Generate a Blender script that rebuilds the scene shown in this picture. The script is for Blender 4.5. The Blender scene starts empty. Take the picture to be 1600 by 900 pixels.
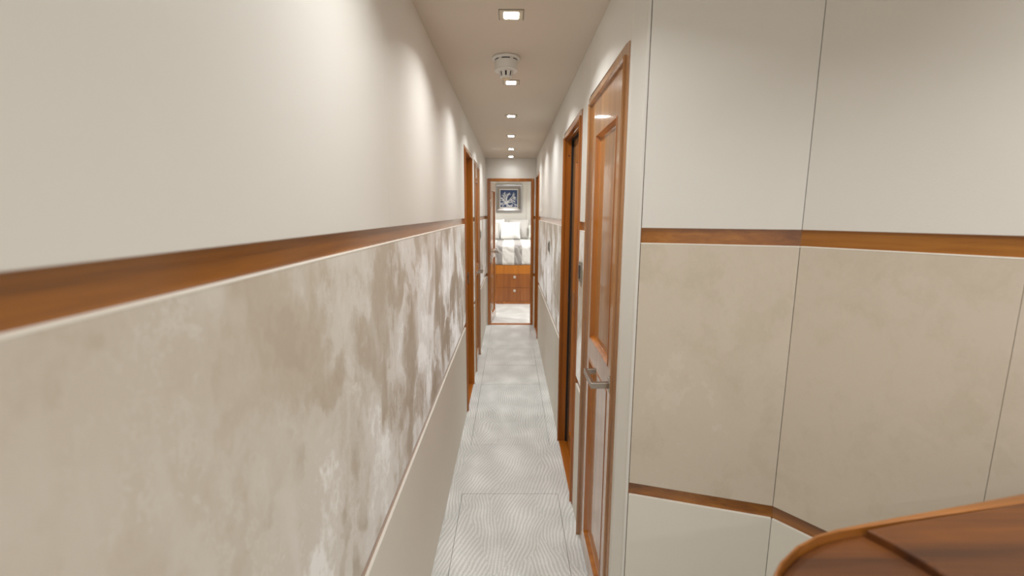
import bpy, bmesh, math, random
from mathutils import Vector, Matrix
random.seed(7)
S = bpy.context.scene
C = S.collection
H = 1.478                      # eye height above the corridor floor
CEIL = H + .68

# ---------------------------------------------------------------- camera
def make_camera():
    pi_, ya, ro = math.radians(9.3207), math.radians(.1663), math.radians(-.2179)
    def to_cam(P):
        X, Y, Z = P
        X, Y = X*math.cos(ya)-Y*math.sin(ya), X*math.sin(ya)+Y*math.cos(ya)
        zc = Y*math.cos(pi_)-Z*math.sin(pi_); yc = Y*math.sin(pi_)+Z*math.cos(pi_)
        X, yc = X*math.cos(ro)-yc*math.sin(ro), X*math.sin(ro)+yc*math.cos(ro)
        return X, yc, zc
    cols = [to_cam(e) for e in ((1,0,0),(0,1,0),(0,0,1))]
    right = Vector([c[0] for c in cols]); up = Vector([c[1] for c in cols]); fwd = Vector([c[2] for c in cols])
    cd = bpy.data.cameras.new('camera'); co = bpy.data.objects.new('camera', cd); C.objects.link(co)
    m = Matrix.Identity(4)
    for i in range(3):
        m[i][0] = right[i]; m[i][1] = up[i]; m[i][2] = -fwd[i]
    m[2][3] = H
    co.matrix_world = m
    cd.sensor_width = 36; cd.lens = 714.8/1600*36; cd.clip_start = .02
    cd.dof.use_dof = True; cd.dof.focus_distance = 1.95; cd.dof.aperture_fstop = 2.9
    S.camera = co
make_camera()

# ---------------------------------------------------------------- world, exposure, light strengths
w = bpy.data.worlds.new('world'); S.world = w; w.use_nodes = True
w.node_tree.nodes['Background'].inputs[0].default_value = (1,.975,.94,1)
w.node_tree.nodes['Background'].inputs[1].default_value = .55  # ambient fill for the corridor, entering where the rear wall is left out
S.view_settings.view_transform = 'Standard'; S.view_settings.look = 'None'
S.view_settings.gamma = 1; S.view_settings.use_curve_mapping = False
S.view_settings.exposure = 0.63
LENS_POWER = 26.0              # radiance of the corridor downlight lenses
BED_POWER = 120.0  # radiance of the lenses on the added bedroom lights
SPOT_W = 2.3                   # focused part of each corridor downlight, watts
SPOT_SPREAD = 136

# ---------------------------------------------------------------- materials
class NT:
    def __init__(s, name):
        s.m = bpy.data.materials.new(name); s.m.use_nodes = True
        s.t = s.m.node_tree; s.b = s.t.nodes['Principled BSDF']
    def n(s, typ, **kw):
        nd = s.t.nodes.new(typ)
        for k, v in kw.items():
            if k.startswith('i_'):
                key = k[2:]; key = int(key) if key.isdigit() else key
                nd.inputs[key].default_value = v
            else: setattr(nd, k, v)
        return nd
    def l(s, a, b): s.t.links.new(a, b)
    def ramp(s, fac, stops):
        r = s.n('ShaderNodeValToRGB'); e = r.color_ramp.elements
        while len(e) < len(stops): e.new(.5)
        for el, (p, c) in zip(e, stops): el.position = p; el.color = (*c, 1)
        s.l(fac, r.inputs[0]); return r
    def set(s, **kw):
        for k, v in kw.items(): s.b.inputs[k.replace('_',' ')].default_value = v
def math_(t, op, a, b=None, c=None):
    nd = t.n('ShaderNodeMath', operation=op)
    for i, x in enumerate((a, b, c)):
        if x is None: continue
        if isinstance(x, (int, float)): nd.inputs[i].default_value = x
        else: t.l(x, nd.inputs[i])
    return nd.outputs[0]
def lin(r, g, b):
    f = lambda c: (c/255/12.92) if c/255 <= .04045 else ((c/255+.055)/1.055)**2.4
    return (f(r), f(g), f(b))
def plain(name, col, rough=.5, metal=0, coat=0, spec=.5, coat_rough=.05):
    t = NT(name); t.set(Base_Color=(*col,1), Roughness=rough, Metallic=metal, Coat_Weight=coat, Coat_Roughness=coat_rough)
    t.b.inputs['Specular IOR Level'].default_value = spec
    return t.m
def mapped(t, scale, rot=(0,0,0)):
    g = t.n('ShaderNodeNewGeometry'); mp = t.n('ShaderNodeMapping')
    mp.inputs['Scale'].default_value = scale; mp.inputs['Rotation'].default_value = rot
    t.l(g.outputs['Position'], mp.inputs[0]); return mp.outputs[0]
def fabric_wall(name, c1, c2, rough=.42, coat=.0):
    t = NT(name)
    v = mapped(t, (1,1,1)); nz = t.n('ShaderNodeTexNoise', i_Scale=1.3, i_Detail=2.0); t.l(v, nz.inputs['Vector'])
    r = t.ramp(nz.outputs[0], [(.3, c1), (.7, c2)]); t.l(r.outputs[0], t.b.inputs['Base Color'])
    v2 = mapped(t, (420,420,160)); n2 = t.n('ShaderNodeTexNoise', i_Scale=1.0, i_Detail=1.0); t.l(v2, n2.inputs['Vector'])
    v3 = mapped(t, (160,160,420)); n3 = t.n('ShaderNodeTexNoise', i_Scale=1.0, i_Detail=1.0); t.l(v3, n3.inputs['Vector'])
    s = math_(t, 'ADD', n2.outputs[0], n3.outputs[0])
    bp = t.n('ShaderNodeBump', i_Strength=.10, i_Distance=.0015); t.l(s, bp.inputs['Height']); t.l(bp.outputs[0], t.b.inputs['Normal'])
    t.set(Roughness=rough, Coat_Weight=coat); return t.m
def suede(name, dark, mid, light, scale=2.6, lo=.40, hi=.66, nap=.62):
    t = NT(name)
    v = mapped(t, (1.25,1.25,1.0))
    wn = t.n('ShaderNodeTexNoise', i_Scale=4.2, i_Detail=5.0, i_Roughness=.62); t.l(v, wn.inputs['Vector'])
    sub = t.n('ShaderNodeVectorMath', operation='SUBTRACT'); t.l(wn.outputs['Color'], sub.inputs[0]); sub.inputs[1].default_value = (.5,.5,.5)
    sc = t.n('ShaderNodeVectorMath', operation='SCALE'); t.l(sub.outputs[0], sc.inputs[0]); sc.inputs['Scale'].default_value = .75
    ad = t.n('ShaderNodeVectorMath', operation='ADD'); t.l(v, ad.inputs[0]); t.l(sc.outputs[0], ad.inputs[1])
    n1 = t.n('ShaderNodeTexNoise', i_Scale=scale, i_Detail=5.0, i_Roughness=.58); t.l(ad.outputs[0], n1.inputs['Vector'])
    r = t.ramp(n1.outputs[0], [(lo-.06, dark), (.50, mid), (hi-.07, mid), (hi, light)])
    # wiped strokes: vertical streaks
    v2 = mapped(t, (7,7,2.2)); n2 = t.n('ShaderNodeTexNoise', i_Scale=1.0, i_Detail=3.0, i_Distortion=.6); t.l(v2, n2.inputs['Vector'])
    r2 = t.ramp(n2.outputs[0], [(.48, (0,0,0)), (.62, (1,1,1))])
    v3 = mapped(t, (.9,.9,1.2)); n3 = t.n('ShaderNodeTexNoise', i_Scale=1.9, i_Detail=2.0); t.l(v3, n3.inputs['Vector'])
    r3 = t.ramp(n3.outputs[0], [(.45, (0,0,0)), (.6, (1,1,1))])
    f = math_(t, 'MULTIPLY', r2.outputs[0], r3.outputs[0]); f = math_(t, 'MULTIPLY', f, .56*nap)
    rd = math_(t, 'ABSOLUTE', math_(t, 'SUBTRACT', n1.outputs[0], .53))
    rdr = t.ramp(rd, [(0, (1,1,1)), (.012, (0,0,0))])
    f = math_(t, 'MAXIMUM', f, math_(t, 'MULTIPLY', math_(t, 'MULTIPLY', rdr.outputs[0], r3.outputs[0]), .5*nap))
    mx = t.n('ShaderNodeMix', data_type='RGBA'); t.l(f, mx.inputs[0]); t.l(r.outputs[0], mx.inputs[6]); mx.inputs[7].default_value = (*light,1)
    t.l(mx.outputs[2], t.b.inputs['Base Color'])
    v4 = mapped(t, (380,380,110)); n4 = t.n('ShaderNodeTexNoise', i_Scale=1.0, i_Detail=2.0); t.l(v4, n4.inputs['Vector'])
    bp = t.n('ShaderNodeBump', i_Strength=.18, i_Distance=.0015); t.l(n4.outputs[0], bp.inputs['Height']); t.l(bp.outputs[0], t.b.inputs['Normal'])
    rm = t.ramp(n1.outputs[0], [(.44, (.05,.05,.05)), (.56, (1,1,1))])
    sw = math_(t, 'MULTIPLY', math_(t, 'MAXIMUM', rm.outputs[0], f), nap)
    t.l(sw, t.b.inputs['Sheen Weight'])
    t.set(Roughness=.75, Sheen_Roughness=.42); return t.m
def wood(name, dark, mid, light, axis='z', coat=1.0, rough=.35, freq=1.0, coat_rough=.04, coat_ior=1.5, turn=0):
    t = NT(name)
    a, b = 55*freq, 2.2*freq
    sc = {'x':(b,a,a), 'y':(a,b,a), 'z':(a,a,b)}[axis]
    def mapped(t, scale):
        g = t.n('ShaderNodeNewGeometry'); m0 = t.n('ShaderNodeMapping'); m1 = t.n('ShaderNodeMapping')
        m0.inputs['Rotation'].default_value = (0,0,turn); m1.inputs['Scale'].default_value = scale
        t.l(g.outputs['Position'], m0.inputs[0]); t.l(m0.outputs[0], m1.inputs[0]); return m1.outputs[0]
    v = mapped(t, sc); n1 = t.n('ShaderNodeTexNoise', i_Scale=1.0, i_Detail=5.0, i_Roughness=.65, i_Distortion=.5); t.l(v, n1.inputs['Vector'])
    v2 = mapped(t, tuple(k*.16 for k in sc)); n2 = t.n('ShaderNodeTexNoise', i_Scale=1.0, i_Detail=2.0, i_Distortion=1.5); t.l(v2, n2.inputs['Vector'])
    s = math_(t, 'MULTIPLY_ADD', n1.outputs[0], .5, math_(t, 'MULTIPLY', n2.outputs[0], .5))
    r = t.ramp(s, [(.36, dark), (.5, mid), (.64, light)]); t.l(r.outputs[0], t.b.inputs['Base Color'])
    t.set(Roughness=rough, Coat_Weight=coat, Coat_Roughness=coat_rough, Coat_IOR=coat_ior); return t.m
def carpet_mat():
    t = NT('carved carpet')
    pos = mapped(t, (1,1,1))
    wn = t.n('ShaderNodeTexNoise', i_Scale=3.0, i_Detail=2.0); t.l(pos, wn.inputs['Vector'])
    sub = t.n('ShaderNodeVectorMath', operation='SUBTRACT'); t.l(wn.outputs['Color'], sub.inputs[0]); sub.inputs[1].default_value = (.5,.5,.5)
    sc = t.n('ShaderNodeVectorMath', operation='SCALE'); t.l(sub.outputs[0], sc.inputs[0]); sc.inputs['Scale'].default_value = .10
    ad = t.n('ShaderNodeVectorMath', operation='ADD'); t.l(mapped(t, (1,.62,1)), ad.inputs[0]); t.l(sc.outputs[0], ad.inputs[1])
    vo = t.n('ShaderNodeTexVoronoi', i_Scale=4.2); t.l(ad.outputs[0], vo.inputs['Vector'])
    vo.voronoi_dimensions = '2D'
    ve = t.n('ShaderNodeTexVoronoi', i_Scale=4.2, feature='DISTANCE_TO_EDGE'); ve.voronoi_dimensions = '2D'; t.l(ad.outputs[0], ve.inputs['Vector'])
    cs = t.n('ShaderNodeSeparateXYZ'); t.l(vo.outputs['Color'], cs.inputs[0])
    ang = math_(t, 'MULTIPLY', math_(t, 'SUBTRACT', cs.outputs[0], .5), 1.1)
    ps = t.n('ShaderNodeSeparateXYZ'); t.l(ad.outputs[0], ps.inputs[0])
    ph = math_(t, 'ADD', math_(t, 'MULTIPLY', ps.outputs[0], math_(t, 'COSINE', ang)), math_(t, 'MULTIPLY', ps.outputs[1], math_(t, 'SINE', ang)))
    rib = math_(t, 'SINE', math_(t, 'MULTIPLY', ph, 2*math.pi/.0165))
    rib01 = math_(t, 'MULTIPLY_ADD', rib, .5, .5)
    fine = t.n('ShaderNodeTexNoise', i_Scale=260.0, i_Detail=3.0); t.l(pos, fine.inputs['Vector'])
    hgt = math_(t, 'ADD', rib01, math_(t, 'MULTIPLY', fine.outputs[0], 1.1))
    edge = t.ramp(ve.outputs['Distance'], [(.0, (1,1,1)), (.5, (0,0,0))])
    edge.color_ramp.interpolation = 'EASE'
    bl = t.n('ShaderNodeTexNoise', i_Scale=5.0, i_Detail=3.0); t.l(pos, bl.inputs['Vector'])
    blr = t.ramp(bl.outputs[0], [(.4, (0,0,0)), (.62, (1,1,1))])
    g = math_(t, 'ADD', math_(t, 'MULTIPLY', edge.outputs[0], .30), math_(t, 'MULTIPLY', blr.outputs[0], .16))
    fm = t.ramp(fine.outputs[0], [(.38, (1,1,1)), (.56, (0,0,0))])
    g = math_(t, 'ADD', g, math_(t, 'MULTIPLY', math_(t, 'SUBTRACT', 1.0, rib01), .42))
    g = math_(t, 'ADD', g, math_(t, 'MULTIPLY', fm.outputs[0], .5))
    r = t.ramp(g, [(0, lin(255,254,250)), (1.0, lin(196,195,190))]); t.l(r.outputs[0], t.b.inputs['Base Color'])
    bp = t.n('ShaderNodeBump', i_Strength=.38, i_Distance=.004); t.l(hgt, bp.inputs['Height']); t.l(bp.outputs[0], t.b.inputs['Normal'])
    t.set(Roughness=.95, Sheen_Weight=.2); return t.m

M = {}
M['cream'] = fabric_wall('cream wall fabric', lin(223,218,209), lin(227,223,215), .62)
M['lower'] = fabric_wall('cream lower panel', lin(227,221,208), lin(230,224,212), .6)
M['suede'] = suede('beige suede', lin(191,177,158), lin(203,192,176), lin(236,231,224))
M['suede_calm'] = suede('warm beige suede', lin(202,189,169), lin(210,197,179), lin(215,203,186), 3.2, .40, .66, .25)
M['ceiling'] = plain('ceiling beige', lin(216,205,190), .7)
M['rail'] = wood('cherry rail', lin(112,62,8), lin(148,88,18), lin(170,108,32), 'y', .8, .35, 1.0, .18, 1.6)
M['rail_x'] = wood('cherry rail cross', lin(112,62,8), lin(148,88,18), lin(170,108,32), 'x', .6, .3, 1.0, .12)
M['rail_turn'] = wood('cherry rail turned', lin(112,62,8), lin(148,88,18), lin(170,108,32), 'x', .6, .3, 1.0, .12, 1.5, .9003)
M['door'] = wood('lacquered cherry', lin(140,90,40), lin(168,114,60), lin(188,136,80), 'z', 1.0, .3, .8, .07, 1.9)
M['jamb'] = wood('red cherry jamb', lin(142,78,14), lin(170,98,22), lin(190,116,34), 'z', 1.0, .3, .6, .05)
M['jamb_x'] = wood('cherry sill', lin(142,78,14), lin(172,98,22), lin(190,114,34), 'y', .8, .3, .6, .1)
M['bedwood'] = wood('bed cherry', lin(176,100,18), lin(194,116,26), lin(208,130,40), 'z', .5, .35, .9, .15)
M['drawerwood'] = wood('drawer cherry', lin(136,74,20), lin(158,90,28), lin(176,106,40), 'z', .5, .35, .9, .15)
M['satin'] = plain('satin metal', lin(214,210,202), .3, .5)
M['handwood'] = wood('handrail cherry', lin(70,36,8), lin(112,62,16), lin(146,88,28), 'x', .2, .5, .45, .3)
M['handrim_lit'] = wood('handrail lit rim cherry', lin(136,80,22), lin(160,98,32), lin(180,116,44), 'x', .5, .4, .45, .3)  # lighter tone paints the lit edge of the cap
M['carpet'] = carpet_mat()
M['nickel'] = plain('brushed nickel', lin(178,170,160), .28, 1)
M['white_plastic'] = plain('white plastic', lin(226,224,218), .35)
M['dark'] = plain('black gap', lin(22,18,15), .7)
M['plate'] = plain('light trim plate', lin(205,194,172), .45)
M['piping'] = plain('cream piping', lin(240,234,222), .6)
M['gasket'] = plain('dark gasket', lin(85,75,62), .6)
M['gold'] = plain('pale brass dome', lin(225,210,180), .3, .4)
M['silver'] = plain('silver moulding', lin(190,192,196), .2, 1)
M['silverdark'] = plain('dark silver slope', lin(150,144,138), .3, 1)
M['mat'] = plain('white mount', lin(236,234,228), .8)
M['navy'] = plain('navy print', lin(34,60,104), .35, 0, .6)
M['coral'] = plain('pale coral print', lin(226,228,230), .6, 0, .5)
M['linen'] = plain('white linen', lin(240,238,234), .85)
M['linen2'] = plain('pale grey linen', lin(205,200,194), .85)
M['linen_green'] = plain('sage linen', lin(222,222,212), .85)
M['switch'] = plain('satin switch plate', lin(165,162,152), .35, .7)
M['switchdark'] = plain('dark rocker', lin(70,70,68), .35, .3)
def quilt_mat():
    t = NT('striped quilt')
    g = t.n('ShaderNodeNewGeometry'); s = t.n('ShaderNodeSeparateXYZ'); t.l(g.outputs['Position'], s.inputs[0])
    f = math_(t, 'FRACT', math_(t, 'MULTIPLY', math_(t, 'ADD', s.outputs[0], .136+3.16), 1/.316))
    st = math_(t, 'GREATER_THAN', f, .605)
    n = t.n('ShaderNodeTexWave', i_Scale=4.0, i_Distortion=9.0, i_Detail=2.0, bands_direction='DIAGONAL'); n.inputs['Detail Scale'].default_value = 1.2
    t.l(mapped(t, (1,1.2,.7)), n.inputs['Vector'])
    r1 = t.ramp(n.outputs[0], [(.0, lin(214,210,203)), (.35, lin(236,233,227))])
    r2 = t.ramp(n.outputs[0], [(.0, lin(196,190,184)), (.18, lin(156,150,146))])
    mx = t.n('ShaderNodeMix', data_type='RGBA'); t.l(st, mx.inputs[0]); t.l(r1.outputs[0], mx.inputs[6]); t.l(r2.outputs[0], mx.inputs[7])
    t.l(mx.outputs[2], t.b.inputs['Base Color'])
    bp = t.n('ShaderNodeBump', i_Strength=.5, i_Distance=.01); t.l(n.outputs[0], bp.inputs['Height']); t.l(bp.outputs[0], t.b.inputs['Normal'])
    t.set(Roughness=.6, Sheen_Weight=.3); return t.m
M['quilt'] = quilt_mat()
def emis(name, col, strength):
    t = NT(name); t.set(Base_Color=(.8,.8,.8,1)); t.b.inputs['Emission Color'].default_value = (*col,1); t.b.inputs['Emission Strength'].default_value = strength
    return t.m
M['lens'] = emis('downlight lens', (.955,.985,1), LENS_POWER)
M['lens_bed_fill'] = emis('bedroom fill light lens', (1,.985,.96), BED_POWER)

# ---------------------------------------------------------------- helpers (all coordinates are world coordinates)
def obj(name, bm, mat, parent=None, smooth=False, bevel=0, seg=2):
    bmesh.ops.remove_doubles(bm, verts=bm.verts, dist=1e-6)
    bmesh.ops.recalc_face_normals(bm, faces=bm.faces)
    me = bpy.data.meshes.new(name); bm.to_mesh(me); bm.free()
    ob = bpy.data.objects.new(name, me); C.objects.link(ob); me.materials.append(mat)
    if parent is not None:
        off = Vector(parent['_o'])
        for v in me.vertices: v.co -= off
        ob.parent = parent
        ob['_o'] = tuple(off)
    else:
        xs = [v.co for v in me.vertices]
        off = Vector(((min(v.x for v in xs)+max(v.x for v in xs))/2, (min(v.y for v in xs)+max(v.y for v in xs))/2, min(v.z for v in xs)))
        for v in me.vertices: v.co -= off
        ob.location = off; ob['_o'] = tuple(off)
    if smooth:
        for p in me.polygons: p.use_smooth = True
    if bevel:
        md = ob.modifiers.new('bevel', 'BEVEL'); md.width = bevel; md.segments = seg; md.limit_method = 'ANGLE'; md.angle_limit = math.radians(40)
    return ob
def thing(name, loc, label=None, cat=None, group=None):
    o = bpy.data.objects.new(name, None); C.objects.link(o); o.location = loc; o['_o'] = tuple(loc)
    o.empty_display_size = .05
    tag(o, label, cat, group); return o
def tag(o, label=None, cat=None, group=None):
    if label: o['label'] = label
    if cat: o['category'] = cat
    if group: o['group'] = group
    return o
def struct(o, label=None, cat=None):
    o['kind'] = 'structure'; return tag(o, label, cat)
def hexa(bm, p):       # 8 corners: bottom 4 then top 4
    v = [bm.verts.new(q) for q in p]
    for f in ((0,3,2,1),(4,5,6,7),(0,1,5,4),(1,2,6,5),(2,3,7,6),(3,0,4,7)): bm.faces.new([v[i] for i in f])
def bx(bm, x0,x1,y0,y1,z0,z1):
    hexa(bm, [(x0,y0,z0),(x1,y0,z0),(x1,y1,z0),(x0,y1,z0),(x0,y0,z1),(x1,y0,z1),(x1,y1,z1),(x0,y1,z1)])
def box(name, mat, parent, dims, bevel=0):
    bm = bmesh.new(); bx(bm, *dims); return obj(name, bm, mat, parent, bevel=bevel)
def seg_box(bm, A, B, n, d0, d1, z0, z1):   # board along A-B, from depth d0 to d1 along normal n
    A = Vector(A); B = Vector(B); n = Vector(n)
    p = [A+n*d0, B+n*d0, B+n*d1, A+n*d1]
    hexa(bm, [(q.x,q.y,z0) for q in p] + [(q.x,q.y,z1) for q in p])
def lathe(bm, prof, c, ax='z', n=40):
    rings = []
    for r, h in prof:
        rings.append([bm.verts.new((c[0]+r*math.cos(2*math.pi*i/n), c[1]+r*math.sin(2*math.pi*i/n), c[2]+h)) for i in range(n)])
    for a, b in zip(rings, rings[1:]):
        for i in range(n): bm.faces.new((a[i], a[(i+1)%n], b[(i+1)%n], b[i]))
    bm.faces.new(rings[0]); bm.faces.new(rings[-1])
def loft(bm, rings, cap=True):
    R = [[bm.verts.new(q) for q in r] for r in rings]
    n = len(R[0])
    for a, b in zip(R, R[1:]):
        for i in range(n): bm.faces.new((a[i], a[(i+1)%n], b[(i+1)%n], b[i]))
    if cap: bm.faces.new(R[0]); bm.faces.new(R[-1])

# ---------------------------------------------------------------- dimensions
XL, XR = -.324, .3195
Z_R1T, Z_R1B = H-.0385, H-.0790      # upper wood rail
Z_R2T, Z_R2B = H-.7836, H-.8215      # lower wood rail
YB = -1.6                            # rear end behind the camera, left open to let world fill light in
YE = 5.965                           # end wall face
YE2 = 6.03
PT = .010                            # panel thickness
DT = H+.462                          # outside of door casings, top
P0, P1 = (.351, 1.238), (.7138, 1.1285)
D2 = (math.cos(-.9003), math.sin(-.9003))
P2 = (P1[0]+.378*D2[0], P1[1]+.378*D2[1])
P3 = (P1[0]+1.15*D2[0], P1[1]+1.15*D2[1])

def dress(root, A, B, n, rail, suede_m, cuts=(), full=True, zmin=0):
    """upholstered panels and wood rails in front of the line A-B; n points into the room"""
    A = Vector(A); B = Vector(B); L = (B-A).length; d = (B-A)/L
    stops = [0]+[c for c in cuts]+[L]
    g = .0003
    for a, b in zip(stops, stops[1:]):
        a2, b2 = a+g, b-g
        for nm, z0, z1, mat in (('upper_panel', Z_R1T, CEIL, M['cream']), ('suede_panel', Z_R2T, Z_R1B, suede_m), ('lower_panel', zmin, Z_R2B, M['lower'])):
            bm = bmesh.new(); seg_box(bm, A+d*a2, A+d*b2, n, -PT, 0, z0, z1); obj(nm, bm, mat, root, bevel=.0009)
    bm = bmesh.new(); seg_box(bm, A, B, n, -PT, .0006, Z_R1B-.0022, Z_R1B+.0006); obj('edge_piping', bm, M['piping'], root, bevel=.0005)
    for z0, z1 in ((Z_R1B-.004, Z_R1T+.004), (Z_R2B-.004, Z_R2T+.004)):
        bm = bmesh.new(); seg_box(bm, A-d*.009, B+d*.009, n, -PT-.006, -PT+.0022, z0, z1); obj('wood_rail', bm, rail, root)

def header(root, x, y0, y1, s):     # cream panel above a door
    bm = bmesh.new(); seg_box(bm, (x,y0+.0009), (x,y1-.0009), (-s,0), -PT, 0, DT-.004, CEIL); obj('upper_panel', bm, M['cream'], root, bevel=.0016)

# left wall: backing mesh with dressing as children
def wall_shell(name, s, x, spans, headers, label):
    bm = bmesh.new()
    xa, xb = x+s*PT, x+s*.055
    for y0, y1 in spans: bx(bm, min(xa,xb), max(xa,xb), y0, y1, 0, CEIL)
    for y0, y1 in headers: bx(bm, min(xa,xb), max(xa,xb), y0, y1, DT-.01, CEIL)
    o = obj(name, bm, M['gasket']); struct(o, label, 'wall'); return o
L1, L2 = (3.235, 3.84), (4.10, 4.69)
R1, R2, R3 = (1.3146, 1.953), (2.139, 2.836), (5.254, 5.85)
wl = wall_shell('wall_left', -1, XL, [(YB, L1[0]+.02), (L1[1]-.02, L2[0]+.02), (L2[1]-.02, YE)], [L1, L2], 'left corridor wall in cream and beige suede panels split by wood rails')
dress(wl, (XL,YB), (XL,L1[0]), (1,0), M['rail'], M['suede'], cuts=[1.235-YB])
dress(wl, (XL,L1[1]), (XL,L2[0]), (1,0), M['rail'], M['suede'])
dress(wl, (XL,L2[1]), (XL,YE), (1,0), M['rail'], M['suede'])
header(wl, XL, *L1, -1); header(wl, XL, *L2, -1)
wr = wall_shell('wall_right', 1, XR, [(R1[1]-.02, R2[0]+.02), (R2[1]-.02, R3[0]+.02), (R3[1]-.02, YE)], [R1, R2, R3], 'right corridor wall of cream and suede panels between the wooden doors')
dress(wr, (XR,R1[1]), (XR,R2[0]), (-1,0), M['rail'], M['suede'])
dress(wr, (XR,R2[1]), (XR,R3[0]), (-1,0), M['rail'], M['suede'])
dress(wr, (XR,R3[1]), (XR,YE), (-1,0), M['rail'], M['suede'])
for r in (R1, R2, R3): header(wr, XR, *r, 1)

# corner strip between the nearest right door and the niche
def corner_strip():
    bm = bmesh.new()
    pts = [(XR, R1[0]), (XR, 1.289), (XR+.003, 1.283)]
    e = Vector((P0[0], P0[1]))
    a = Vector(pts[-1]); d = (e-a).normalized(); nrm = Vector((d.y, -d.x))
    m = a + d*((e-a).length*.74)
    pts += [tuple(m)]
    for k in range(7):                                  # rounded bead at the niche side
        t = k/6; q = m.lerp(e - d*.002, t) + (-nrm if nrm.y > 0 else nrm)*(.0045*math.sin(math.pi*min(1, .12+t*.88)))
        pts.append((q.x, q.y))
    pts += [(P0[0]+.01, P0[1]+.09), (XR+.02, R1[0]+.02)]
    lo = [(x,y,0) for x,y in pts]; hi = [(x,y,CEIL) for x,y in pts]
    loft(bm, [lo, hi]); return obj('trim_1', bm, M['cream'])
struct(corner_strip(), 'tall cream corner strip beside the nearest right-hand wooden door', 'trim')

# niche walls (two facets turning toward the camera on the right)
bm = bmesh.new()
def nrm_of(A, B):
    d = Vector((B[0]-A[0], B[1]-A[1])).normalized(); return (d.y, -d.x) if d.y < 0 or True else None
n1 = Vector(nrm_of(P0,P1)); n1 = n1 if n1.y < 0 else -n1
n2 = Vector(nrm_of(P1,P3)); n2 = n2 if n2.y < 0 else -n2
seg_box(bm, P0, P1, n1, -.06, -PT, 0, CEIL); seg_box(bm, P1, P3, n2, -.06, -PT, 0, CEIL); bx(bm, P1[0]-.004, P1[0]+.09, P1[1]+.019, P1[1]+.09, 0, CEIL)
wn = obj('wall_niche', bm, M['gasket']); struct(wn, 'faceted wall right of the corridor with suede middle panels', 'wall')
dress(wn, P0, P1, n1, M['rail_x'], M['suede_calm'])
dress(wn, P1, P3, n2, M['rail_turn'], M['suede_calm'], cuts=[.378, .76])
# closing walls outside the frame
bm = bmesh.new(); bx(bm, P3[0]-.01, P3[0]+.05, YB, P3[1]+.02, 0, CEIL); struct(obj('wall_right_rear', bm, M['cream']))

# end wall with the bedroom doorway
DX0, DX1 = -.3045, .2955            # casing outer
DZ = H+.430
bm = bmesh.new()
bx(bm, XL-.06, DX0+.01, YE+PT, YE2, 0, CEIL); bx(bm, DX1-.01, XR+.06, YE+PT, YE2, 0, CEIL); bx(bm, DX0, DX1, YE+PT, YE2, DZ-.01, CEIL)
we = obj('wall_end', bm, M['cream']); struct(we, 'narrow end wall above and beside the open bedroom doorway', 'wall')
dress(we, (XL,YE), (DX0,YE), (0,-1), M['rail_x'], M['suede'])
dress(we, (DX1,YE), (XR,YE), (0,-1), M['rail_x'], M['suede'])
bm = bmesh.new(); seg_box(bm, (DX0,YE), (DX1,YE), (0,-1), -PT, 0, DZ-.004, CEIL); obj('upper_panel', bm, M['cream'], we, bevel=.0016)

# ceiling
bm = bmesh.new(); bx(bm, XL-.06, P3[0]+.06, YB-.06, 1.45, CEIL, CEIL+.03); bx(bm, XL-.06, XR+.06, 1.45, YE2, CEIL, CEIL+.03)
struct(obj('ceiling', bm, M['ceiling']), 'flat beige corridor ceiling with a row of square downlights', 'ceiling')

# floor: carpet borders round lift-out carpeted hatches
hatch = [(.9, 2.232), (2.751, 3.806), (3.812, 4.317), (4.322, 4.864), (5.354, 5.90)]
HX = .255
bm = bmesh.new()
bx(bm, XL-.005, -HX, YB, YE+.02, -.03, 0); bx(bm, HX, XR+.005, .9, YE+.02, -.03, 0); bx(bm, HX, P3[0]+.02, YB, .9, -.03, 0)
bx(bm, XR+.005, P3[0]+.02, .9, 1.26, -.03, 0)
yy = [YB]+[v for h in hatch for v in h]+[YE+.02]
for a, b in zip(yy[0::2], yy[1::2]): bx(bm, -HX, HX, a, b, -.03, 0)
struct(obj('floor', bm, M['carpet']), 'pale carved carpet floor running down the corridor', 'floor')
words = ['nearest pale carpeted floor hatch at the bottom of the photo', 'carpeted floor hatch beside the open doorway on the left',
         'short carpeted floor hatch just beyond the left doorway sill', 'carpeted floor hatch beside the closed left door with a lever handle',
         'farthest carpeted floor hatch just before the bedroom doorway']
for (a, b), wd in zip(hatch, words):
    bm = bmesh.new(); bx(bm, -HX+.0016, HX-.0016, a+.0022, b-.0022, -.03, .0004)
    tag(obj('floor_hatch', bm, M['carpet'], bevel=.0025, seg=3), wd, 'floor hatch', 'carpeted floor hatches along the corridor')
bm = bmesh.new(); bx(bm, XL-.05, P3[0]+.05, YB, YE2+.02, -.06, -.028); struct(obj('floor_underlay', bm, M['dark']))

# ---------------------------------------------------------------- doors
class Side:
    def __init__(s, side): s.s = side; s.x = XR if side > 0 else XL
    def b(s, bm, y0,y1,z0,z1,d0,d1):       # d grows into the wall
        xa, xb = s.x+s.s*d0, s.x+s.s*d1; bx(bm, min(xa,xb), max(xa,xb), y0, y1, z0, z1)
    def p(s, y, z, d): return (s.x+s.s*d, y, z)

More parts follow.
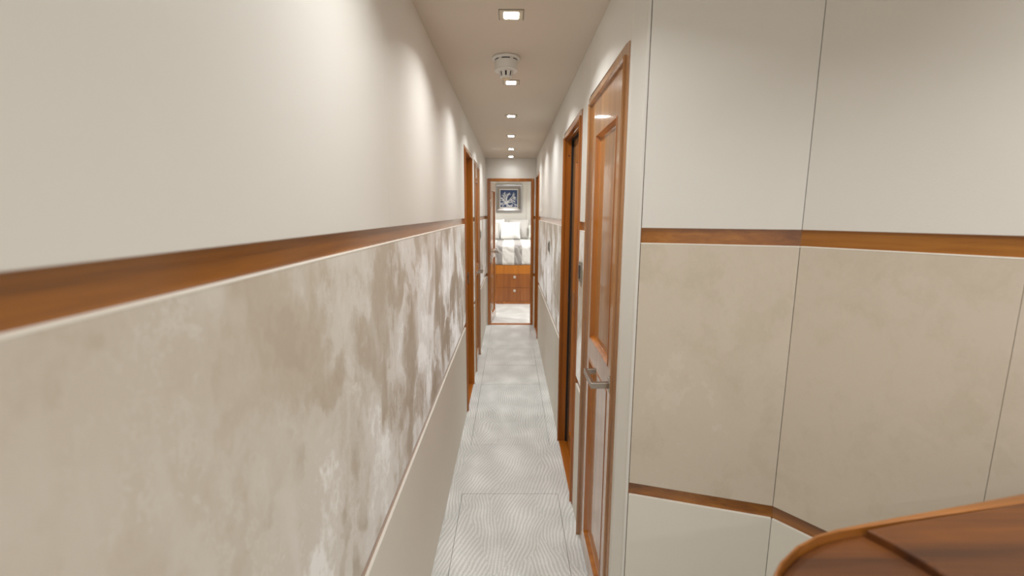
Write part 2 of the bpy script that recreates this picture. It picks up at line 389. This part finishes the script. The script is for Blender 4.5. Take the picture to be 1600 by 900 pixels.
def leaf(sd, root, y0, y1, z0, z1, d, panels, rec=.016, sl=.016):
    """panelled door leaf: stiles and rails, moulded recess frames, sunk panels"""
    th = .036
    ys0 = panels[0][0]; ys1 = panels[0][1]
    bm = bmesh.new()
    sd.b(bm, y0, ys0, z0, z1, d, d+th); sd.b(bm, ys1, y1, z0, z1, d, d+th)
    zs = [z0]+[v for p in sorted(panels, key=lambda q: q[2]) for v in p[2:]]+[z1]
    for a, b in zip(zs[0::2], zs[1::2]): sd.b(bm, ys0, ys1, a, b, d, d+th)
    lf = obj('leaf', bm, M['door'], root)
    for (ya, yb, za, zb) in panels:
        bm = bmesh.new()
        prof = [(0, 0), (.0015, -.002), (.005, -.002), (.0075, .004), (.010, rec*.55), (.014, rec-.002), (.018, rec), (.018, rec+.004)]
        rings = [[sd.p(ya+i, za+i, d+k), sd.p(yb-i, za+i, d+k), sd.p(yb-i, zb-i, d+k), sd.p(ya+i, zb-i, d+k)] for i, k in prof]
        loft(bm, rings, cap=False); obj('panel_molding', bm, M['jamb'], lf)
        bm = bmesh.new(); sd.b(bm, ya+.010, yb-.010, za+.010, zb-.010, d+rec, d+rec+.008); obj('door_panel', bm, M['door'], lf)
    return lf

def casing(sd, root, y0, y1, ztop, wd, depth, mat):
    bm = bmesh.new(); zt = ztop-wd
    # one piece U with a small bead on the inner edge
    for (a, b, c, e) in ((y0, y0+wd, 0, ztop), (y1-wd, y1, 0, ztop), (y0+wd, y1-wd, zt, ztop)):
        sd.b(bm, a, b, c, e, -.004, depth)
    fr = obj('door_frame', bm, mat, root, bevel=.0025)
    bm = bmesh.new(); r = .005
    rings = []
    for (i, k) in ((-.006,-.004),(-.006,-.009),(-.003,-.012),(.001,-.011),(.003,-.006),(.003,.004),(-.006,.004)):
        q = wd+i
        rings.append([sd.p(y0+q, 0.0, k), sd.p(y0+q, ztop-q, k), sd.p(y1-q, ztop-q, k), sd.p(y1-q, 0.0, k)])
    n = len(rings); V = [[bm.verts.new(c) for c in rr] for rr in rings]
    for a in range(n):
        A_, B_ = V[a], V[(a+1)%n]
        for i in range(3): bm.faces.new((A_[i], A_[i+1], B_[i+1], B_[i]))
    obj('frame_bead', bm, mat, fr)
    return fr

def lever(sd, root, y, z, d, dirn):
    """square plate, stem out of the door, lever along the wall and a short return"""
    bm = bmesh.new(); sd.b(bm, y-.021, y+.021, z-.023, z+.023, d-.010, d)
    pl = obj('handle_plate', bm, M['nickel'], root, bevel=.0012)
    bm = bmesh.new()
    h = .0095
    sd.b(bm, y-h*.9, y+h*.9, z-h, z+h, d-.060, d-.008)
    ya, yb = (y-h*.9, y+.135) if dirn > 0 else (y-.135, y+h*.9)
    sd.b(bm, ya, yb, z-h, z+h, d-.068, d-.056)
    yc = (yb-.012, yb) if dirn > 0 else (ya, ya+.012)
    sd.b(bm, yc[0], yc[1], z-h, z+h, d-.058, d-.026)
    obj('lever', bm, M['nickel'], pl, bevel=.0018)

def flush_door(name, side, y0, y1, panels, hy, dirn, label):
    sd = Side(side); root = thing(name, (sd.x, (y0+y1)/2, 0)); struct(root, label, 'door')
    casing(sd, root, y0, y1, DT-.004, .034, .055, M['door'])
    leaf(sd, root, y0+.036, y1-.036, .008, DT-.040, .002, panels)
    bm = bmesh.new(); sd.b(bm, y0+.03, y1-.03, 0, DT-.03, .042, .052); obj('door_stop', bm, M['dark'], root)
    lever(sd, root, hy, H-.538, .002, dirn)
    return root
flush_door('door_1', 1, *R1, [(1.450, 1.800, H-.500, H+.292), (1.450, 1.800, H-1.372, H-.585)], 1.382, 1,
           'nearest door on the right, glossy cherry wood with two sunk panels and a square lever handle')
flush_door('door_2', -1, *L2, [(4.235, 4.560, H-.500, H+.285), (4.235, 4.560, H-1.372, H-.585)], 4.165, 1,
           'closed glossy wooden door on the left, second one down the corridor')

def deep_door(name, side, y0, y1, opened, label):
    sd = Side(side); root = thing(name, (sd.x, (y0+y1)/2, 0)); struct(root, label, 'door')
    fr = casing(sd, root, y0, y1, DT-.002, .030, .030, M['jamb'])
    bm = bmesh.new(); dj = .115; w = .030; zt = DT-.032
    sd.b(bm, y0+.012, y0+w+.004, 0, zt, .02, dj); sd.b(bm, y1-w-.004, y1-.012, 0, zt, .02, dj); sd.b(bm, y0+w, y1-w, zt-.004, zt+.016, .02, dj)
    obj('jamb_lining', bm, M['jamb'], fr)
    bm = bmesh.new(); sd.b(bm, y0+w, y1-w, -.02, .004, -.002, dj); obj('door_sill', bm, M['jamb_x'], root, bevel=.002)
    ya, yb = y0+w+.006, y1-w-.008
    if not opened:
        bm = bmesh.new(); sd.b(bm, yb-.002, yb+.012, 0, zt, .038, .05); sd.b(bm, ya, yb, zt-.012, zt, .038, .05); obj('door_seal', bm, M['dark'], fr)
        leaf(sd, root, ya, yb, .012, zt-.008, .050, [(ya+.11, yb-.11, H-.46, H+.29), (ya+.11, yb-.11, H-1.36, H-.56)])
        bm = bmesh.new(); lathe(bm, [(.004,0),(.004,.003)], (0,0,0), n=12)
        bmesh.ops.rotate(bm, verts=bm.verts, matrix=Matrix.Rotation(math.pi/2, 3, 'X'))
        bmesh.ops.translate(bm, verts=bm.verts, vec=(sd.x+side*.024, y1-w-.003, H+.335)); obj('frame_screw', bm, M['dark'], fr)
    else:
        X = sd.x+side*.043; yj = y1-w-.004; z = H-.540
        bm = bmesh.new(); bx(bm, X-.017, X+.017, yj-.004, yj+.002, z-.046, z+.046); sp = obj('strike_plate', bm, M['nickel'], fr, bevel=.001)
        bm = bmesh.new(); bx(bm, X-.009, X+.008, yj-.006, yj, z-.017, z+.017); obj('latch_hole', bm, M['dark'], sp)
        # leaf swung into the cabin, hinged on the near jamb
        bm = bmesh.new(); xs = sd.x+side*dj
        bx(bm, min(xs, xs+side*.52), max(xs, xs+side*.52), y0+w+.004, y0+w+.042, .012, zt-.008); lf = obj('leaf', bm, M['door'], root, bevel=.002)
        for (za, zb) in ((H-.5, H+.29), (H-1.36, H-.58)):
            bm = bmesh.new(); bx(bm, min(xs+side*.1, xs+side*.42), max(xs+side*.1, xs+side*.42), y0+w+.038, y0+w+.046, za, zb); obj('door_panel', bm, M['jamb'], lf, bevel=.006)
    return root
deep_door('door_3', 1, *R2, False, 'second wooden door on the right, set back inside a deep cherry frame')
deep_door('door_4', 1, *R3, False, 'farthest wooden door on the right, just before the end wall')
deep_door('door_5', -1, *L1, True, 'open doorway on the left with an orange wooden jamb, sill and metal strike plate')

# cabin behind the open left doorway
bm = bmesh.new()
cx0, cx1, cy0, cy1 = -1.75, XL-.055, 2.75, 4.05
bx(bm, cx0-.05, cx0, cy0, cy1, 0, CEIL); bx(bm, cx0-.05, cx1, cy0-.05, cy0, 0, CEIL); bx(bm, cx0-.05, cx1, cy1, cy1+.05, 0, CEIL); bx(bm, cx0-.05, cx1, cy0-.05, cy1+.05, CEIL, CEIL+.03)
struct(obj('wall_cabin', bm, M['cream']), 'cream cabin walls seen past the open left doorway', 'wall')
bm = bmesh.new(); bx(bm, cx0-.05, cx1+.06, cy0-.05, cy1+.05, -.03, -.001); struct(obj('floor_cabin', bm, M['carpet']))

# bedroom doorway frame, hinges and opened door
root = thing('door_6', (0, YE, 0)); struct(root, 'open bedroom doorway at the corridor end with a cherry wood frame', 'door')
fw = .0365
bm = bmesh.new()
for d in ((DX0, DX0+fw, YE-.006, YE2+.01, 0, DZ), (DX1-fw, DX1, YE-.006, YE2+.01, 0, DZ), (DX0+fw, DX1-fw, YE-.006, YE2+.01, DZ-fw, DZ)): bx(bm, *d)
fr = obj('door_frame', bm, M['jamb'], root, bevel=.003)
bm = bmesh.new(); bx(bm, DX0+fw, DX1-fw, YE-.004, YE2+.01, -.02, .004); obj('door_sill', bm, M['jamb_x'], root, bevel=.002)
hx = DX0+fw
# swung leaf
hp = Vector((hx+.004, YE2+.014)); fe = Vector((-.214, 6.49)); d = (fe-hp).normalized(); nn = Vector((d.y, -d.x))
if nn.x < 0: nn = -nn
Ld = (fe-hp).length
def dl(bm, a, b, z0, z1, t0, t1): seg_box(bm, hp+d*a, hp+d*b, nn, t0, t1, z0, z1)
bm = bmesh.new(); za, zb = .012, DZ-fw-.005
pa, pb = .085, Ld-.085
pz = [(H-1.36, H-.60), (H-.50, H+.29)]
dl(bm, 0, pa, za, zb, -.034, 0); dl(bm, pb, Ld, za, zb, -.034, 0)
for a, b in ((za, pz[0][0]), (pz[0][1], pz[1][0]), (pz[1][1], zb)): dl(bm, pa, pb, a, b, -.034, 0)
lf = obj('leaf', bm, M['door'], root, bevel=.0015)
for a, b in pz:
    bm = bmesh.new()
    def q(y, z, k): v = hp+d*y+nn*k; return (v.x, v.y, z)
    rings = [[q(pa+i, a+i, -k), q(pb-i, a+i, -k), q(pb-i, b-i, -k), q(pa+i, b-i, -k)] for i, k in ((0,0),(.004,-.003),(.008,.002),(.016,.014))]
    loft(bm, rings, cap=False); obj('panel_molding', bm, M['jamb'], lf)
    bm = bmesh.new(); dl(bm, pa+.01, pb-.01, a+.01, b-.01, -.024, -.012); obj('door_panel', bm, M['door'], lf)
bm = bmesh.new(); hz = H-.54; hc = hp+d*(Ld-.05)
def hb(bm, a, b, t0, t1, z0, z1): seg_box(bm, hc+d*a, hc+d*b, nn, t0, t1, z0, z1)
hb(bm, -.021, .021, 0, .01, hz-.023, hz+.023); pl = obj('handle_plate', bm, M['nickel'], lf, bevel=.001)
bm = bmesh.new(); hb(bm, -.009, .009, .008, .06, hz-.01, hz+.01); hb(bm, -.13, .009, .052, .064, hz-.01, hz+.01); obj('lever', bm, M['nickel'], pl, bevel=.0015)
for z in (H+.12, H-.60, H-1.25):
    bm = bmesh.new(); bx(bm, hx-.001, hx+.002, YE2-.022, YE2+.010, z-.05, z+.05)
    hg = obj('hinge', bm, M['satin'], fr, bevel=.0008)
    bm = bmesh.new(); lathe(bm, [(.0075,-.05),(.0075,.05)], (hx+.006, YE2+.016, z), n=16); obj('hinge_pin', bm, M['satin'], hg)

# ---------------------------------------------------------------- bedroom shell
BX0, BX1, BY1 = -1.7, 1.75, 9.27
bm = bmesh.new(); bx(bm, BX0-.05, BX0, YE2, BY1, 0, CEIL); struct(obj('wall_bedroom_left', bm, M['cream']), 'cream left wall of the bedroom', 'wall')
bm = bmesh.new(); bx(bm, BX1, BX1+.05, YE2, BY1, 0, CEIL); struct(obj('wall_bedroom_right', bm, M['cream']), 'cream right wall of the bedroom', 'wall')
bm = bmesh.new(); bx(bm, BX0, XL-.06, YE2-.05, YE2, 0, CEIL); bx(bm, XR+.06, BX1, YE2-.05, YE2, 0, CEIL); struct(obj('wall_bedroom_front', bm, M['cream']), 'bedroom side of the corridor end wall', 'wall')
bm = bmesh.new(); bx(bm, BX0-.05, BX1+.05, BY1, BY1+.05, 0, CEIL)
wb = obj('wall_bedroom_back', bm, M['cream']); struct(wb, 'pale bedroom wall behind the bed with vertical panel joints', 'wall')
for a, b in ((-1.55,-.72), (-.717,.300), (.303,1.2)):
    bm = bmesh.new(); bx(bm, a, b, BY1-.014, BY1, .02, CEIL-.02); obj('wall_panel', bm, M['cream'], wb, bevel=.003)
bm = bmesh.new(); bx(bm, BX0-.05, BX1+.05, YE2, BY1+.05, CEIL, CEIL+.03); struct(obj('ceiling_bedroom', bm, M['ceiling']), 'bedroom ceiling', 'ceiling')
bm = bmesh.new(); bx(bm, BX0, BX1, YE2+.01, 6.476, -.03, 0); bx(bm, BX0, BX1, 6.480, BY1, -.03, 0); bx(bm, BX0, BX1, 6.47, 6.49, -.03, -.004)
struct(obj('floor_bedroom', bm, M['carpet']), 'pale bedroom carpet between the doorway and the bed', 'floor')

# ---------------------------------------------------------------- bed
BF = 7.38
bed = thing('bed', (.06, BF, 0), 'wide bed with cherry wood drawer base and striped grey and white quilt', 'bed')
bxa, bxb = -.82, .95
box('bed_base', M['bedwood'], bed, (bxa, bxb, BF+.012, BY1-.02, .0, H-.86))
box('plinth', M['jamb_x'], bed, (bxa+.01, bxb-.01, BF+.002, BF+.02, .0, .040))
box('fascia', M['bedwood'], bed, (bxa, bxb, BF-.002, BF+.014, H-.982, H-.835), bevel=.004)
for z0, z1, kz in ((H-1.204, H-.986, H-1.030), (.043, H-1.208, H-1.255)):
    for xa, xb in ((bxa+.004, -.345), (-.340, .466), (.471, bxb-.004)):
        bm = bmesh.new(); bx(bm, xa, xb, BF, BF+.014, z0, z1); dr = obj('drawer', bm, M['drawerwood'], bed, bevel=.002)
        c = (xa+xb)/2
        bm = bmesh.new(); bx(bm, c-.019, c+.019, BF-.014, BF+.002, kz-.019, kz+.019); kn = obj('drawer_knob', bm, M['satin'], dr, bevel=.003)
def soft_box(bm, x0,x1,y0,y1,z0,z1, r, nx, ny, nz, amp=.0, seed=0):
    """rounded box as a dense grid with gentle undulation"""
    rnd = random.Random(seed); ph = [rnd.uniform(0,6.28) for _ in range(6)]
    b2 = bmesh.new(); bmesh.ops.create_cube(b2, size=1)
    bmesh.ops.subdivide_edges(b2, edges=b2.edges[:], cuts=nx, use_grid_fill=True)
    for v in b2.verts:
        p = Vector(((v.co.x+.5)*(x1-x0)+x0, (v.co.y+.5)*(y1-y0)+y0, (v.co.z+.5)*(z1-z0)+z0))
        q = Vector((min(max(p.x,x0+r),x1-r), min(max(p.y,y0+r),y1-r), min(max(p.z,z0+r),z1-r)))
        dd = p-q
        if dd.length > 1e-6:
            m = max(abs(dd.x),abs(dd.y),abs(dd.z)); nrm = dd.normalized(); p = q+nrm*min(dd.length, r*m/r) if m < r-1e-6 else q+nrm*r
            p += nrm*amp*(math.sin(p.x*11+ph[0])+math.sin(p.y*9+ph[1])+.6*math.sin(p.z*17+p.x*7+ph[2]))
        v.co = p
    me = bpy.data.meshes.new('tmp'); b2.to_mesh(me); b2.free(); bm.from_mesh(me); bpy.data.meshes.remove(me)
box('mattress', M['linen'], bed, (bxa+.03, bxb-.03, BF+.05, BY1-.05, H-.862, H-.56), bevel=.03)
bm = bmesh.new(); soft_box(bm, bxa, bxb, BF-.012, BY1-.06, H-.838, H-.512, .055, 40, 40, 10, .0035, 3)
obj('quilt', bm, M['quilt'], bed, smooth=True)

def pillow(name, mat, w, h, t, loc, lean, rz, label, group, ruffle=0, flange=0, seed=0):
    rnd = random.Random(seed)
    N = 28; bm = bmesh.new(); grid = {}
    for s in (1, -1):
        for i in range(N+1):
            for j in range(N+1):
                u, v = -1+2*i/N, -1+2*j/N
                e = (max(0, 1-abs(u)**2.6)*max(0, 1-abs(v)**2.6))**.5
                if s < 0 and (i in (0,N) or j in (0,N)): grid[s,i,j] = grid[1,i,j]; continue
                x = u*w/2*(1-.07*(1-v*v)*abs(u)**3); z = v*h/2*(1-.07*(1-u*u)*abs(v)**3)
                y = -s*t/2*e*(1+.10*math.sin(5*u+seed)*math.cos(4*v+seed*2))
                if ruffle:
                    k = max(abs(u), abs(v))**12; a = math.atan2(v, u); y += ruffle*k*math.sin(26*a+seed); x *= 1+.02*k*math.sin(31*a); z *= 1+.02*k*math.sin(29*a)
                grid[s,i,j] = bm.verts.new((x, y, z+h/2))
    for s in (1,-1):
        for i in range(N):
            for j in range(N):
                q = [grid[s,i,j], grid[s,i+1,j], grid[s,i+1,j+1], grid[s,i,j+1]]
                if s < 0: q.reverse()
                bm.faces.new(q)
    bmesh.ops.rotate(bm, verts=bm.verts, cent=(0,0,0), matrix=Matrix.Rotation(lean, 3, 'X'))
    bmesh.ops.rotate(bm, verts=bm.verts, cent=(0,0,0), matrix=Matrix.Rotation(rz, 3, 'Z'))
    bmesh.ops.translate(bm, verts=bm.verts, vec=loc)
    o = obj(name, bm, mat, smooth=True); tag(o, label, 'pillow', group)
    return o
G = 'pillows leaning at the head of the bed'
ZQ = H-.508
pillow('pillow', M['linen'], .44, .385, .12, (-.33, 9.08, ZQ+.004), -.12, .0, 'white pillow leaning behind the white middle cushion, left side', G, .004, seed=1)
pillow('pillow', M['linen2'], .42, .39, .13, (.150, 9.06, ZQ), -.14, -.12, 'pale grey pillow with a white ruffled edge just right of the white middle cushion', G, .008, seed=2)
pillow('pillow', M['linen'], .385, .345, .17, (-.005, 8.80, ZQ+.008), -.30, .04, 'plump white cushion in the middle of the bed in front of the others', G, seed=3)
pillow('pillow', M['linen2'], .42, .34, .13, (-.420, 8.80, ZQ+.006), -.24, .1, 'grey pillow with a ruffled edge left of the white middle cushion', G, .009, seed=4)
pillow('pillow', M['linen_green'], .40, .28, .13, (.530, 8.93, ZQ), -.24, -.05, 'pale sage pillow at the right edge of the view, beside the door frame', G, .003, seed=5)

# ---------------------------------------------------------------- framed picture over the bed
def picture():
    x0,x1,z0,z1 = -.308,.222,H+.016,H+.557
    yb = BY1-.014
    root = thing('framed_picture', ((x0+x1)/2, yb, z0), 'square navy and white coral picture in a wide silver frame above the bed', 'picture')
    bm = bmesh.new()
    rings = []
    for i, k in ((0,0),(0,.030),(.005,.036),(.022,.036),(.030,.031),(.0315,.020)):
        rings.append([(x0+i,yb-k,z0+i),(x1-i,yb-k,z0+i),(x1-i,yb-k,z1-i),(x0+i,yb-k,z1-i)])
    loft(bm, rings, cap=False); obj('picture_frame', bm, M['silver'], root)
    bm = bmesh.new()
    loft(bm, [[(x0+i,yb-k,z0+i),(x1-i,yb-k,z0+i),(x1-i,yb-k,z1-i),(x0+i,yb-k,z1-i)] for i,k in ((.030,.0308),(.036,.0300),(.060,.0235),(.078,.0200),(.084,.0190),(.0845,.010))], cap=False)
    obj('frame_slip', bm, M['silverdark'], root)
    a0,a1,b0,b1 = -.222,.136,H+.103,H+.459
    bm = bmesh.new(); bx(bm, a0-.006, a1+.006, yb-.012, yb, b0-.006, b1+.006); obj('mount', bm, M['mat'], root)
    m = .011
    bm = bmesh.new(); bx(bm, a0+m, a1-m, yb-.0135, yb-.011, b0+m, b1-m); pr = obj('print', bm, M['navy'], root)
    # branching coral fan, flat print
    rnd = random.Random(12); bm = bmesh.new()
    lo, hi, zl, zh = a0+m+.003, a1-m-.003, b0+m+.003, b1-m-.003
    k = [0]
    def blob(x, z, r):
        if not (lo+r < x < hi-r and zl+r < z < zh-r): return
        k[0] += 1; y = yb-.0138-.000004*k[0]
        vs = [bm.verts.new((x+r*math.cos(t*math.pi/4), y, z+r*math.sin(t*math.pi/4))) for t in range(8)]; bm.faces.new(vs)
    def grow(x, z, a, r, L, dep):
        n = int(L/.004)
        for i in range(n):
            a += rnd.uniform(-.16,.16); x += .004*math.cos(a); z += .004*math.sin(a); blob(x, z, r*(1-.25*i/n))
        if dep:
            for s in ((-.55,.0,.55) if rnd.random() < .5 else (-.4,.45)): grow(x, z, a+s+rnd.uniform(-.15,.15), r*.78, L*rnd.uniform(.6,.85), dep-1)
    cx, cz = a0+.13, b0+.085
    for a, L in ((.75,.08),(1.25,.09),(1.75,.07),(2.4,.06),(.25,.08),(3.0,.06),(-.3,.06),(3.6,.05),(4.6,.03),(5.4,.05),(.98,.085),(2.05,.06)):
        grow(cx, cz, a, .0085, L*1.25, 2)
    obj('coral_motif', bm, M['coral'], pr)
picture()

# ---------------------------------------------------------------- ceiling lights
def light(x, y, label, lens='lens', z=CEIL, group='square downlights along the corridor ceiling', power=1.0):
    r = thing('ceiling_light', (x,y,z), label, 'ceiling light', group)
    def sq(bm, h, z0, z1): bx(bm, x-h, x+h, y-h, y+h, z0, z1)
    bm = bmesh.new(); sq(bm, .0435, z-.0008, z+.001); obj('gasket', bm, M['gasket'], r)
    bm = bmesh.new(); h, c = .0415, .0245
    rings = [[(x-q,y-q,z-k),(x+q,y-q,z-k),(x+q,y+q,z-k),(x-q,y+q,z-k)] for q,k in ((h,.0),(h,.0028),(h-.002,.0035),(c+.003,.0035),(c,.0025),(c,.0005))]
    loft(bm, rings, cap=False); obj('trim_plate', bm, M['plate'], r)
    bm = bmesh.new(); sq(bm, c-.0006, z-.0046, z-.0009); obj('lens', bm, M[lens], r, bevel=.0006)
    L = bpy.data.lights.new('downlight', 'AREA'); L.shape = 'SQUARE'; L.size = .046; L.spread = math.radians(SPOT_SPREAD)
    L.energy = SPOT_W*power; L.color = (.955,.985,1)
    lo = bpy.data.objects.new('downlight_beam', L); C.objects.link(lo); lo.parent = r; lo.location = (0,0,-.0058)
    return r
LY = [1.723, 2.556, 3.403, 4.258, 5.10, 5.775]
LW = ['large-looking square ceiling light nearest the camera, at the top of the photo', 'square ceiling light directly behind the smoke detector',
      'third square ceiling light from the camera, next beyond the one behind the smoke detector', 'fourth square ceiling light from the camera, middle of the far row of three or four',
      'second-farthest square ceiling light, second from the end wall', 'farthest and smallest-looking square ceiling light, next to the end wall']
LW[3] = 'fourth square ceiling light from the camera along the corridor ceiling'
for y, wd in zip(LY, LW): light(-.001, y, wd, power=.16 if y > 5.5 else 1.0)
for x, y in ((0,.88),(.5,.05),(.5,-.8),(1.0,.35)):  # unseen lamps added to light the near walls and niche
    light(x, y, 'unseen square fill light added above and behind the camera', group='unseen square fill lights added above and behind the camera', power=.85 if x == 0 else 1.0)
for x, y in ((-1.0,6.9),(.3,6.75),(1.1,6.9),(-.9,8.5),(.9,8.5),(-.05,8.2)):  # unseen lamps added to brighten the bedroom
    light(x, y, 'square fill light added to brighten the bedroom, hidden above its doorway', 'lens_bed_fill', group='unseen fill lights added in the bedroom', power=2.2)
light(-1.25, 3.45, 'unseen square fill light added inside the cabin behind the left doorway', 'lens', group='unseen fill lights added in the cabin', power=1.0)  # unseen lamp added to light the cabin and its door jamb

# ---------------------------------------------------------------- smoke detector
def detector(x, y):
    z = CEIL
    r = thing('smoke_detector', (x,y,z), 'round white smoke detector hanging from the ceiling before the second light', 'smoke detector')
    bm = bmesh.new(); lathe(bm, [(.057,0),(.0605,-.003),(.0605,-.009),(.057,-.012),(.050,-.0125)], (x,y,z), n=56); obj('base_ring', bm, M['white_plastic'], r, smooth=False)
    bm = bmesh.new(); lathe(bm, [(.0490,-.012),(.0490,-.0165)], (x,y,z), n=56); vent = obj('vent_gap', bm, M['dark'], r)
    for k in range(6):
        bm = bmesh.new(); a0 = 2*math.pi*k/6 - .15
        pts = []
        for t in range(5):
            a = a0+.30*t/4; pts.append((a))
        for a, b in zip(pts, pts[1:]):
            hexa(bm, [(x+R_*math.cos(t), y+R_*math.sin(t), z+zz) for zz in (-.0175,-.0115) for (R_, t) in ((.0485,a),(.0515,a),(.0515,b),(.0485,b))])
        obj('vent_bridge', bm, M['white_plastic'], r)
    bm = bmesh.new(); lathe(bm, [(.050,-.0165),(.0515,-.018),(.0495,-.050),(.0515,-.055),(.0500,-.059),(.034,-.061),(.030,-.061)], (x,y,z), n=56); obj('body', bm, M['white_plastic'], r, bevel=.0008)
    bm = bmesh.new(); lathe(bm, [(.0235,-.060),(.0235,-.082)], (x,y,z), n=40); obj('sensor_chamber', bm, M['dark'], r)
    for k in range(8):
        a = 2*math.pi*k/8 + math.radians(22)
        bm = bmesh.new(); w2 = .36
        ts = [a-.26+.52*i/4 for i in range(5)]
        for t0, t1 in zip(ts, ts[1:]):
            def q(R_, t, zz): return (x+R_*math.cos(t), y+R_*math.sin(t), z+zz)
            hexa(bm, [q(.024,t0,-.084), q(.0265,t0,-.084), q(.0265,t1,-.084), q(.024,t1,-.084), q(.029,t0,-.060), q(.0325,t0,-.060), q(.0325,t1,-.060), q(.029,t1,-.060)])
        obj('cage_rib', bm, M['white_plastic'], r)
    bm = bmesh.new(); lathe(bm, [(.0270,-.081),(.0275,-.085),(.0240,-.0885),(.012,-.090)], (x,y,z), n=40); obj('cap', bm, M['white_plastic'], r)
    bm = bmesh.new(); lathe(bm, [(.0190,-.0885),(.0185,-.092),(.012,-.094),(.001,-.0945)], (x,y,z), n=32); obj('cap_disc', bm, M['gold'], r)
detector(-.024, 2.165)

# ---------------------------------------------------------------- wall switches
def switch(side, y, z, label, w=.075, h=.092):
    sd = Side(side); r = thing('light_switch', sd.p(y, z-h/2, 0), label, 'light switch', 'metal wall switches along the corridor')
    bm = bmesh.new(); sd.b(bm, y-w/2, y+w/2, z-h/2, z+h/2, -.008, 0); obj('switch_plate', bm, M['switch'], r, bevel=.0015)
    bm = bmesh.new(); sd.b(bm, y-w*.28, y+w*.28, z-h*.33, z+h*.33, -.0115, -.007); obj('rocker', bm, M['switchdark'], r, bevel=.001)
switch(1, 2.062, H-.262, 'metal light switch on the right wall between the two nearest wooden doors')
switch(1, 3.78, H-.272, 'small dark switch plate on the right suede panel beyond the second door')
switch(-1, 4.83, H-.228, 'small switch plate on the left wall beyond the closed glossy door')

# ---------------------------------------------------------------- wooden handrail cap in the near right corner
def handrail():
    z = H-.427
    r = thing('stair_handrail', (.75,.45,0), 'blurred wide wooden handrail with a rounded end in the near right corner', 'handrail')
    top = [(.300,.452),(.306,.474),(.326,.495),(.362,.522),(.400,.5415),(.434,.5545),(.49,.570),(.546,.585),(.606,.600),(.666,.615),(.796,.647),(1.10,.72),(1.40,.79)]
    bot = [(1.40,.36),(1.10,.30),(.80,.25),(.60,.22),(.45,.222),(.36,.25),(.315,.30),(.298,.36),(.294,.41)]
    out = top+bot
    def ring(pts, inset, zz):
        n = len(pts); res = []
        for i in range(n):
            a = Vector(pts[i-1]); b = Vector(pts[i]); c = Vector(pts[(i+1)%n])
            d = ((b-a).normalized()+(c-b).normalized()).normalized(); nn = Vector((d.y,-d.x)) # inward for clockwise outline
            p = b+nn*inset; res.append((p.x,p.y,zz))
        return res
    prof = [(.012,-.045),(.003,-.040),(0,-.030),(0,-.014),(.003,-.006),(.009,-.0015),(.016,0)]
    bm = bmesh.new(); loft(bm, [ring(out, i, z+k) for i,k in prof]); obj('cap_end', bm, M['handwood'], r, smooth=False)
    # rounded strip along the far edge, lit edge painted as lighter wood, widening right
    n = len(top); inner = []
    for i, (x, y) in enumerate(top):
        q = Vector(top[min(i+1,n-1)])-Vector(top[max(i-1,0)]); q.normalize()
        wd = min(.034, .006 + max(0, x-.40)*.062); inner.append((x+q.y*wd, y-q.x*wd, wd))
    bm = bmesh.new(); rings = []
    for (x, y), (xi, yi, wd) in zip(top, inner):
        def at(f, zz): return (x+(xi-x)*f, y+(yi-y)*f, z+zz)
        rings.append([at(-.01,-.030), at(-.02,-.010), at(.05,-.002), at(.2,.0055), at(.5,.0105), at(.85,.0115), at(1,.010), at(1,-.030)])
    loft(bm, rings); obj('lit_rim', bm, M['handrim_lit'], r, smooth=False)
    main = [(.476,.549),(.546,.566),(.606,.578),(.666,.590),(.796,.618),(1.10,.685),(1.39,.750),(1.39,.372),(1.10,.312),(.80,.262),(.62,.236),(.545,.30),(.520,.40),(.504,.49),(.490,.525)]
    bm = bmesh.new(); loft(bm, [ring(main, i, z+k) for i,k in ((0,-.004),(0,.009),(.001,.011),(.004,.012))]); obj('cap_board', bm, M['handwood'], r)
    bm = bmesh.new(); bx(bm, .42, 1.38, .33, .44, 0, z-.04); obj('rail_support', bm, M['cream'], r)
handrail()
for o in bpy.data.objects:
    if '_o' in o: del o['_o']
